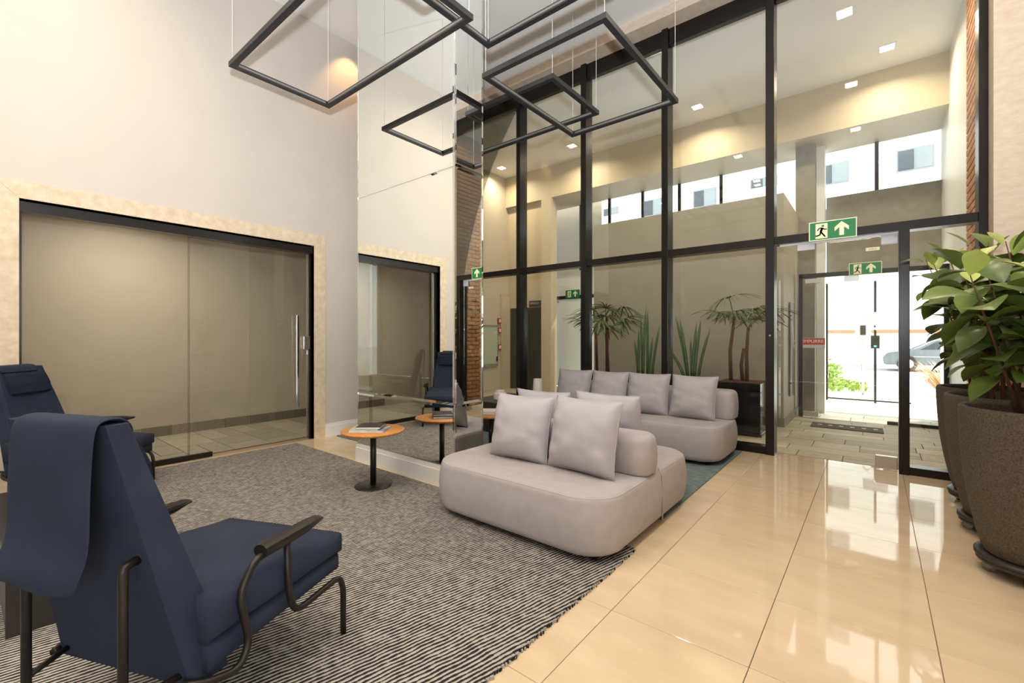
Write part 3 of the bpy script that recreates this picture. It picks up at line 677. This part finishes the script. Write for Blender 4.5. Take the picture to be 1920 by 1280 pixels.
# ------------------------------------------------------------------ blue lounge chairs
def lounge_chair(loc, rotz, label):
    t = tag(empty('lounge_chair', loc, rotz), label, 'armchair')
    zt, yb, k, wb, kw = 1.062, -.853, .216, .426, .191
    def back_y(z): return yb + k * (zt - z)
    def half(z): return (wb + kw * (zt - z)) / 2
    # back shell: tapering slab
    def slab(bm, zlist, front, inset=0.0, off=0.0):
        rings = []
        for z in zlist:
            h = half(z) - inset; y0 = back_y(z) + off; th = front(z)
            e = .014
            rings.append([bm.verts.new(p) for p in ((-h + e, y0, z), (h - e, y0, z), (h, y0 + e, z), (h + (.010 if z < .9 else .0), y0 + th - e, z), (h - e, y0 + th, z), (-h + e, y0 + th, z), (-h - (.010 if z < .9 else .0), y0 + th - e, z), (-h, y0 + e, z))])
        for a, b in zip(rings, rings[1:]):
            for i in range(8): bm.faces.new((a[i], a[(i + 1) % 8], b[(i + 1) % 8], b[i]))
        bm.faces.new(rings[0]); bm.faces.new(rings[-1])
    th = lambda z: .058 + (.065 * (zt - z) / .62 if z > .44 else .065)
    bm = bmesh.new(); slab(bm, [.235, .30, .45, .55, .65, .75, .85, .95, 1.04, 1.055, 1.062], th)
    obj('backrest', bm, 'navy', t)
    # seat base and cushion, both wedge shaped
    def wedge(nm, yb_, yf, zb0, zb1, zf0, zf1, w, m, r, crown=0.0):
        bm = bmesh.new(); n = 10; rings = []
        for i in range(n + 1):
            u = i / n; y = yb_ + (yf - yb_) * u; a = zb0 + (zf0 - zb0) * u; b = zb1 + (zf1 - zb1) * u + crown * math.sin(PI * u)
            e = r * (.35 if i in (0, n) else 1); hh = w
            sx = hh - (r * .5 if i in (0, n) else 0)
            ring = [(-sx + e, a), (sx - e, a), (sx, a + e), (sx, b - e * 1.4), (sx - e * .6, b - e * .4), (sx - e * 2, b), (0, b + crown * .3), (-sx + e * 2, b), (-sx + e * .6, b - e * .4), (-sx, b - e * 1.4), (-sx, a + e)]
            rings.append([bm.verts.new((x, y, z)) for x, z in ring])
        m_ = len(rings[0])
        for a, b in zip(rings, rings[1:]):
            for i in range(m_): bm.faces.new((a[i], a[(i + 1) % m_], b[(i + 1) % m_], b[i]))
        bm.faces.new(rings[0]); bm.faces.new(rings[-1])
        return obj(nm, bm, m, t, smooth=True)
    wedge('seat_base', -.645, -.012, .262, .352, .275, .342, .318, 'navy', .016)
    wedge('seat_cushion', -.655, .0, .357, .505, .347, .43, .33, 'navy', .022, .008)
    # head cushion strapped over the top, its counterweight flap hanging behind
    hc_ = bmesh.new(); slabz = [.845, .862, .93, 1.0, 1.018]
    rings = []
    for i, z in enumerate(slabz):
        b_ = (.006, .022, .029, .022, .006)[i]; h = .184 - .004 * abs(i - 2); y0 = back_y(z) + th(z)
        rings.append([hc_.verts.new(p) for p in ((-h, y0, z), (h, y0, z), (h, y0 + b_, z), (0, y0 + b_ + .012, z), (-h, y0 + b_, z))])
    for a, b in zip(rings, rings[1:]):
        for i in range(5): hc_.faces.new((a[i], a[(i + 1) % 5], b[(i + 1) % 5], b[i]))
    hc_.faces.new(rings[0]); hc_.faces.new(rings[-1]); obj('head_cushion', hc_, 'navy_dark', t, smooth=False)
    fb = bmesh.new(); path = [(back_y(1.02) + th(1.02) + .006, 1.02), (back_y(1.06) + th(1.06) + .004, 1.066), (-.83, 1.074), (-.860, 1.070), (-.872, 1.05), (-.868, .95), (-.862, .85), (-.852, .75), (-.848, .68), (-.860, .635), (-.853, .59)]
    rows = []
    n = 8
    for i, (y, z) in enumerate(path):
        w_ = .163 + .01 * i / len(path); sk_ = .03 - .017 * max(0, i - 4)
        low = max(0, i - 7) / 3
        rows.append([(fb.verts.new((-w_ + sk_ + 2 * w_ * q / n, y - .012 * low * math.sin(PI * q / n) - .02 * low * (1 - q / n), z + .012 * low * math.sin(2 * PI * q / n))),) for q in range(n + 1)])
    rows = [[q[0] for q in r] for r in rows]
    for a, b in zip(rows, rows[1:]):
        for q in range(n): fb.faces.new((a[q], a[q + 1], b[q + 1], b[q]))
    flap = obj('head_cushion_flap', fb, 'navy', t, smooth=True)
    sm = flap.modifiers.new('thick', 'SOLIDIFY'); sm.thickness = .010; sm.offset = 1
    sb = flap.modifiers.new('soft', 'SUBSURF'); sb.levels = 1; sb.render_levels = 2
    # steel tube side frames with arm pads
    for s in (1, -1):
        x = .342 * s
        rear = smooth_path([(x, -.43, .555), (x, -.50, .548), (x, -.562, .47), (x, -.52, .29), (x, -.56, .222), (x * .92, -.66, .245), (x * .80, -.70, .262)], .07)
        T('side_tube', rear, .0125, 'black_metal', t, 12)
        front = smooth_path([(x, -.355, .55), (x, -.345, .36), (x, -.315, .262), (x, -.05, .262), (x, -.022, .2), (x, -.022, .0)], .06)
        T('leg', front, .0125, 'black_metal', t, 12)
        pad = bmesh.new(); pr = []
        for i, (y, r0) in enumerate(((-.475, .024), (-.46, .027), (-.34, .027), (-.26, .026), (-.20, .017), (-.185, .012))):
            zc = .567 + (.006 if i > 3 else 0)
            pr.append([pad.verts.new((x + .029 * math.cos(2 * PI * q / 12) * (1 if i < 4 else .95), y, zc + r0 * (.95 if i < 4 else .7) * math.sin(2 * PI * q / 12))) for q in range(12)])
        for a, b in zip(pr, pr[1:]):
            for q in range(12): pad.faces.new((a[q], a[(q + 1) % 12], b[(q + 1) % 12], b[q]))
        pad.faces.new(pr[0]); pad.faces.new(pr[-1]); obj('arm_pad', pad, 'black_metal', t, smooth=False)
        px = .20 * s
        T('rear_leg', smooth_path([(px, -.81, 0), (px, -.81, .655), (px * .96, -.75, .66)], .012, 3), .0125, 'black_metal', t, 12)
        T('brace', [(px, -.81, .27), (px * 1.25, -.66, .268)], .010, 'black_metal', t, 10)
    return t
lounge_chair((-2.146, .954, .014), .412, 'dark blue lounge chair on the rug between the coffee table and the bare floor tiles')
lounge_chair((-4.869, .916, .014), math.radians(-42), 'dark blue lounge chair standing against the smoky glass door, headrest cushion showing')

# ------------------------------------------------------------------ pendant light frames
def pendant(x0, x1, y0, y1, z, label, bw=.046, bh=.042):
    cx, cy = (x0 + x1) / 2, (y0 + y1) / 2
    t = tag(empty('pendant_frame', (cx, cy, z)), label, 'pendant light', 'rectangular black pendant lights')
    w, d = (x1 - x0) / 2, (y1 - y0) / 2
    def bar(nm, pts):
        bm = bmesh.new(); prism(bm, pts, 'z', 0, bh); return obj(nm, bm, 'pendant_black', t)
    bar('bar', [(-w, -d), (w, -d), (w - bw, -d + bw), (-w + bw, -d + bw)]); bar('bar', [(-w, d), (w, d), (w - bw, d - bw), (-w + bw, d - bw)])
    bar('bar', [(-w, -d), (-w, d), (-w + bw, d - bw), (-w + bw, -d + bw)]); bar('bar', [(w, -d), (w, d), (w - bw, d - bw), (w - bw, -d + bw)])
    for sx in (-1, 1):
        B('light_strip', (min(sx * (w - bw), sx * (w - bw - .002)), max(sx * (w - bw), sx * (w - bw - .002)), -d + bw + .02, d - bw - .02, .012, .03), 'led_strip', t)
    for sy in (-1, 1):
        B('light_strip', (-w + bw + .02, w - bw - .02, min(sy * (d - bw), sy * (d - bw - .002)), max(sy * (d - bw), sy * (d - bw - .002)), .012, .03), 'led_strip', t)
    for sx in (-1, 1):
        for sy in (-1, 1):
            px, py = sx * (w - bw / 2), sy * (d - bw / 2)
            T('cable', [(px, py, bh - .002), (px, py, CEIL - z)], .0022, 'cable', t, 6)
    return t
pendant(-4.335, -2.30, 1.47, 2.39, 3.649, 'black rectangular pendant frame hanging between the plain wall and the mirrored column front')
pendant(-2.595, -1.15, .95, 2.878, 3.80, 'black rectangular pendant frame hung highest, above the island sofa front')
pendant(-2.652, -1.468, 2.863, 4.352, 3.562, 'black rectangular pendant frame hung lowest, before the glass facade')
pendant(-4.25, -2.265, 3.389, 4.263, 3.666, 'black rectangular pendant frame hanging behind the mirrored column')

# ------------------------------------------------------------------ tall pots with leafy plants, on wheeled dollies
def leaf_mesh(L, W, curl, notch):
    bm = bmesh.new(); n = 7; prof = (0.06, .42, .72, .93, 1.0, .88, .55, .04)
    rows = []
    for i in range(n + 1):
        u = i / n; y = L * u; wv = W / 2 * prof[i]; z = -curl * L * u * u + .10 * L * u
        f = .22 * wv
        rows.append([bm.verts.new((-wv, y, z + f)), bm.verts.new((-wv * .5, y, z + f * .4)), bm.verts.new((0, y, z)), bm.verts.new((wv * .5, y, z + f * .4)), bm.verts.new((wv, y, z + f))])
    for a, b in zip(rows, rows[1:]):
        for k in range(4): bm.faces.new((a[k], a[k + 1], b[k + 1], b[k]))
    for v_ in bm.verts: pass
    return mesh('leaf', bm, True)
leafs = [leaf_mesh(L, W, c, 0) for L, W, c in ((.20, .150, .45), (.17, .130, .65), (.22, .155, .35), (.15, .10, .2))]
for me in leafs[:3]: me.materials.append(M['leaf'])
leafs[3].materials.append(M['leaf_young'])
def tall_pot(x, y, label, seed, rotz):
    rnd = random.Random(seed)
    t = tag(empty('potted_plant', (x, y, 0), rotz), label, 'potted plant', 'leafy plants in tall stone pots')
    dz = .115
    dl = LA('dolly', [(0, dz - .05), (.215, dz - .05), (.228, dz - .045), (.228, dz - .03), (.222, dz - .026), (.235, dz - .022), (.235, dz - .004), (.21, dz), (0, dz)], 'dolly_black', t)
    for k in range(5):
        a = 2 * PI * k / 5 + .4; cx, cy = .175 * math.cos(a), .175 * math.sin(a)
        c = bpy.data.objects.new('caster', None)
        bm = bmesh.new(); ang = a + 1.2
        for s in (-1, 1):
            M4 = Matrix.Translation((cx + s * .011 * math.cos(ang), cy + s * .011 * math.sin(ang), .03)) @ Matrix.Rotation(ang, 4, 'Z') @ Matrix.Rotation(PI / 2, 4, 'Y')
            bmesh.ops.create_cone(bm, cap_ends=True, segments=16, radius1=.03, radius2=.03, depth=.016, matrix=M4)
        box(bm, cx - .012, cx + .012, cy - .012, cy + .012, .05, dz - .045)
        obj('caster', bm, 'clear_acrylic', dl)
    H_ = .927
    LA('pot', [(0, dz), (.185, dz), (.20, dz + .01), (.225, dz + .10), (.255, dz + .25), (.28, dz + .42), (.294, dz + .60), (.30, H_ - .06), (.30, H_ - .015), (.294, H_), (.272, H_), (.262, H_ - .02), (.258, H_ - .09), (0, H_ - .09)], 'pot_stone', t, seg=56)
    LA('soil', [(0, H_ - .062), (.14, H_ - .066), (.259, H_ - .075), (.259, H_ - .088), (0, H_ - .088)], 'soil', t)
    # several stems, each with leaves set spirally round it
    ns = 6
    for s in range(ns):
        a = 2 * PI * s / ns + rnd.uniform(-.3, .3); r0 = rnd.uniform(.04, .11)
        top = rnd.uniform(.78, 1.08) if s else 1.12
        p = [Vector((r0 * math.cos(a), r0 * math.sin(a), H_ - .07))]
        lean_ = rnd.uniform(.12, .30)
        for q in range(1, 7):
            u = q / 6; p.append(Vector(((r0 + lean_ * u ** 1.3) * math.cos(a + .25 * u), (r0 + lean_ * u ** 1.3) * math.sin(a + .25 * u), H_ - .07 + top * u)))
        T('stem', p, [.011 - .0085 * q / 6 for q in range(7)], 'bark', t, 7)
        nl = 17
        for q in range(nl):
            u = .30 + .72 * q / nl; i = min(int(u * 6), 5); f = u * 6 - i; pos = p[i].lerp(p[i + 1], min(f, 1.0))
            az = a + q * 2.4 + rnd.uniform(-.3, .3); tilt = rnd.uniform(-.5, .6) if q < nl - 2 else rnd.uniform(.6, 1.1)
            me = leafs[3] if (q >= nl - 2 and rnd.random() < .7) else leafs[rnd.randrange(3)]
            lf_ = link('leaf', me, None, t, pos + Vector((.02 * math.cos(az), .02 * math.sin(az), 0)))
            lf_.rotation_euler = (tilt, rnd.uniform(-.45, .45), az - PI / 2); k_ = rnd.uniform(.85, 1.2); lf_.scale = (k_, k_, k_)
    return t
tall_pot(.675, 3.68, 'leafy green plant in a tall stone pot, the one farthest from the glass facade', 21, .3)
tall_pot(.675, 4.37, 'leafy green plant in a tall stone pot, middle one of three in a row', 22, 1.4)
tall_pot(.685, 5.02, 'leafy green plant in a tall stone pot, the one touching the glass facade corner', 23, 2.2)

# ------------------------------------------------------------------ plants in black planters behind the facade
def planter(t, w=.56, h=.70):
    B('planter', (-w / 2, w / 2, -w / 2, w / 2, .05, h), 'black_gloss', t, .006); B('foot_plate', (-w / 2 - .012, w / 2 + .012, -w / 2 - .012, w / 2 + .012, .0, .05), 'black_gloss', t, .006)
    B('soil', (-w / 2 + .02, w / 2 - .02, -w / 2 + .02, w / 2 - .02, h, h + .006), 'soil', t)
def frond_mesh(seed):
    rnd = random.Random(seed); bm = bmesh.new(); n = 11
    for k in range(n):
        a = math.radians(-115 + 230 * k / (n - 1)); L = rnd.uniform(.30, .42) * (1 - .12 * abs(k - 5) / 5); w = .013
        d = Vector((math.sin(a), math.cos(a), 0)); s = Vector((d.y, -d.x, 0)); prev = None
        for q in range(6):
            u = q / 5; c = d * L * u + Vector((0, 0, .10 * u - .22 * u * u)); ww = w * math.sin(PI * min(.08 + .86 * u, .97)) ** .7
            row = (bm.verts.new(c + s * ww + Vector((0, 0, .004))), bm.verts.new(c), bm.verts.new(c - s * ww + Vector((0, 0, .004))))
            if prev:
                bm.faces.new((prev[0], row[0], row[1], prev[1])); bm.faces.new((prev[1], row[1], row[2], prev[2]))
            prev = row
    me = mesh('frond', bm, True); me.materials.append(M['palm_leaf']); return me
fronds = [frond_mesh(s) for s in range(3)]
def palm(x, y, label, trunks, seed):
    rnd = random.Random(seed)
    t = tag(empty('potted_palm', (x, y, 0)), label, 'potted plant'); planter(t)
    for (tx, ty, h, nf) in trunks:
        p = [Vector((tx, ty, .70)), Vector((tx + rnd.uniform(-.02, .02), ty, .70 + h * .5)), Vector((tx + rnd.uniform(-.04, .04), ty + .02, .70 + h))]
        T('trunk', p, [.026, .024, .02], 'bark', t, 9)
        for f in range(nf):
            az = 2 * PI * f / nf + rnd.uniform(-.5, .5); l = rnd.uniform(.2, .4); up = rnd.uniform(.3, 1.1)
            e = p[-1] + Vector((l * math.cos(az) * math.cos(up), l * math.sin(az) * math.cos(up), l * math.sin(up)))
            T('petiole', [p[-1], (p[-1] + e) / 2 + Vector((0, 0, .03)), e], .005, 'palm_leaf', t, 5)
            o = link('frond', fronds[rnd.randrange(3)], None, t, e); o.rotation_euler = (rnd.uniform(-.2, .5) , rnd.uniform(-.3, .3), az - PI / 2)
    return t
def snake_plant(x, y, label, leaves, seed):
    rnd = random.Random(seed)
    t = tag(empty('snake_plant', (x, y, 0)), label, 'potted plant'); planter(t)
    for (lx, ly, h, dx) in leaves:
        n = 8; pts = [Vector((lx + dx * (q / n) ** 1.4, ly, .70 + h * q / n)) for q in range(n + 1)]
        T('leaf', pts, [.022 * (1 - .15 * q / n) * (1 if q < n - 1 else .55 if q < n else .1) for q in range(n + 1)], 'snake_leaf', t, 8)
palm(-3.58, 6.85, 'tall fan palm in a black planter behind the facade, beside the frosted door', [(-.10, 0, .66, 5), (.06, .05, .86, 6), (.14, -.06, .74, 5)], 4)
snake_plant(-2.89, 6.95, 'tall upright snake plant in a black planter beside the tall fan palm', [(-.10, 0, .55, -.06), (-.04, .03, .95, -.03), (.0, -.04, 1.12, .05), (.05, .02, 1.08, .0), (.09, -.02, .62, .06), (.12, .04, .8, .12), (-.07, -.05, .75, .0)], 5)
snake_plant(-2.16, 6.95, 'spreading snake plant in a black planter beside the short fan palm', [(-.10, 0, .5, -.28), (-.06, .03, .95, -.18), (-.03, -.04, .9, -.12), (.02, .02, .85, .06), (.06, -.02, .92, .10), (.10, .04, .75, .17), (.0, .05, .6, -.02)], 6)
palm(-1.45, 6.90, 'short fan palm in a black planter beside the entrance door', [(-.14, 0, .86, 4), (.0, .05, .46, 0), (.07, -.03, .74, 6)], 8)

# ------------------------------------------------------------------ the street outside
struct(B('ground_pavement', (-30, 30, 10.0, 23, -.15, -.03), 'pavement')); struct(B('ground_road', (-60, 60, 23, 31, -.25, -.13), 'asphalt')); struct(B('ground_far', (-80, 80, 31, 90, -.2, -.05), 'pavement'))
gt = tag(empty('street_gate', (-.4, 11.8, -.03)), 'glass street gate with slim dark posts beyond the outer door', 'gate')
for x in (-.41, .40): B('post', (x - .02, x + .02, -.02, .02, 0, 2.5), 'frame_black', gt)
B('bottom_rail', (-.39, .95, -.012, .012, .03, .06), 'frame_black', gt); B('pane', (-.39, .38, -.005, .005, .06, 2.45), 'glass', gt)
B('sign_plate', (.20, .60, -.03, -.02, 1.62, 1.86), 'plastic_grey', gt); B('lock_case', (.33, .47, -.06, -.02, 1.12, 1.38), 'black_metal', gt); B('lock_light', (.38, .42, -.064, -.06, 1.15, 1.18), 'green_led', gt)
ip = tag(empty('intercom_post', (-.22, 13.3, -.03)), 'slim intercom post with square plate beyond the street gate', 'post')
T('post', smooth_path([(0, 0, 0), (0, 0, 1.72), (.05, 0, 1.8), (.12, 0, 1.8)], .05), .03, 'brushed', ip); B('plate', (-.15, .15, -.05, -.035, 1.3, 1.7), 'plastic_grey', ip)
B('speaker_unit', (-.05, .05, -.065, -.05, 1.4, 1.62), 'black_metal', ip)
def shrub(loc, label, r, h, n, m, seed, blade=False):
    rnd = random.Random(seed); t = tag(empty('shrub' if not blade else 'ornamental_grass', loc), label, 'plant')
    bm = bmesh.new()
    for k in range(n):
        a = rnd.uniform(0, 6.28); q = math.sqrt(rnd.random()) * r; z = rnd.uniform(.05, h); p = Vector((q * math.cos(a), q * math.sin(a), z * (1 - .3 * q / r)))
        if blade:
            e = Vector((r * 1.3 * math.cos(a), r * 1.3 * math.sin(a), rnd.uniform(.3, 1) * h)); b0 = Vector((.1 * math.cos(a), .1 * math.sin(a), 0)); s = Vector((-math.sin(a), math.cos(a), 0)) * .012
            md = (b0 + e) / 2 + Vector((0, 0, .15))
            v_ = [bm.verts.new(x) for x in (b0 - s, b0 + s, md + s, md - s)]; bm.faces.new(v_); bm.faces.new((v_[3], v_[2], bm.verts.new(e)))
        else:
            n_ = Vector((rnd.uniform(-1, 1), rnd.uniform(-1, 1), rnd.uniform(-.3, 1))).normalized(); u = n_.orthogonal().normalized() * .06; w = n_.cross(u).normalized() * .035
            bm.faces.new([bm.verts.new(x) for x in (p - u, p + w, p + u, p - w)])
    o = obj('foliage', bm, m, t); o['kind'] = 'stuff'
    T('stem', [(0, 0, 0), (.01, 0, h * .6)], .015, 'bark', t, 6); return t
shrub((-.85, 14.2, -.03), 'low spreading yellow-green shrub by the kerb', .75, .3, 500, 'shrub_leaf', 3)
shrub((-1.0, 15.3, -.03), 'small upright yellow-green shrub behind the spreading one', .3, .75, 260, 'shrub_leaf', 4)
shrub((1.35, 14.0, -.03), 'clump of dry straw-coloured ornamental grass by the kerb', .7, .85, 260, 'dry_grass', 5, True)
# parked car
car = tag(empty('parked_car', (2.45, 26.0, -.13)), 'grey parked saloon car across the road', 'car')
bodyp = [(-2.15, .28), (-2.2, .55), (-2.05, .78), (-1.2, .90), (-.55, 1.30), (-.2, 1.40), (.6, 1.42), (1.25, 1.25), (1.75, .98), (2.15, .93), (2.22, .6), (2.15, .28)]
bm = bmesh.new(); prism(bm, bodyp, 'y', -.82, .82); bmesh.ops.bevel(bm, geom=[e for e in bm.edges], offset=.03, segments=2, affect='EDGES'); obj('body', bm, 'car_paint', car)
bm = bmesh.new(); prism(bm, [(-1.0, .93), (-.5, 1.26), (-.1, 1.33), (.0, .95)], 'y', -.835, .835); prism(bm, [(.08, .95), (.0, 1.33), (.6, 1.35), (1.15, 1.2), (1.35, 1.0)], 'y', -.835, .835); obj('side_windows', bm, 'car_glass', car)
B('door_line', (-1.2, 1.7, -.84, -.82, .62, .65), 'chrome', car)
for x in (-1.4, 1.35):
    for y_ in (-.8, .8):
        bm = bmesh.new(); bmesh.ops.create_cone(bm, cap_ends=True, segments=24, radius1=.33, radius2=.33, depth=.2, matrix=Matrix.Translation((x, y_, .33)) @ Matrix.Rotation(PI / 2, 4, 'X')); w1 = obj('wheel', bm, 'tyre', car)
        bm = bmesh.new(); bmesh.ops.create_cone(bm, cap_ends=True, segments=24, radius1=.22, radius2=.2, depth=.215, matrix=Matrix.Translation((x, y_, .33)) @ Matrix.Rotation(PI / 2, 4, 'X')); obj('rim', bm, 'chrome', w1)
# boundary wall and the white apartment block opposite
bw_ = tag(empty('boundary_wall', (0, 31.5, 0)), 'white boundary wall with terracotta coping and pale blue gates across the road', 'wall')
B('wall', (-20, 25, 0, .2, -.1, 1.55), 'building_white', bw_); B('coping', (-20, 25, -.06, .26, 1.55, 1.72), 'terracotta', bw_)
for x in (-6, -1.2, 3.6): B('gate_panel', (x, x + 3.6, -.03, 0, -.05, 1.35), 'gate_blue', bw_)
ab = tag(empty('apartment_block', (0, 36, 0)), 'white apartment block with grey windows across the road', 'building')
B('wall', (-30, 22, 0, 10, -.1, 24), 'building_white', ab)
for r in range(2, 7):
    for c in range(12):
        x = -27 + c * 4; z = 2.6 + r * 2.9
        wdw = B('window', (x, x + 1.7, -.05, .02, z, z + 1.35), 'window_grey', ab)
        B('pane', (x + .08, x + .8, -.07, -.05, z + .08, z + 1.27), 'car_glass', wdw); B('pane', (x + .9, x + 1.62, -.07, -.05, z + .08, z + 1.27), 'window_grey', wdw)
        if c % 3 == 2: B('balcony', (x - .6, x + 2.3, -1.0, 0, z - .5, z + .4), 'building_white', ab)
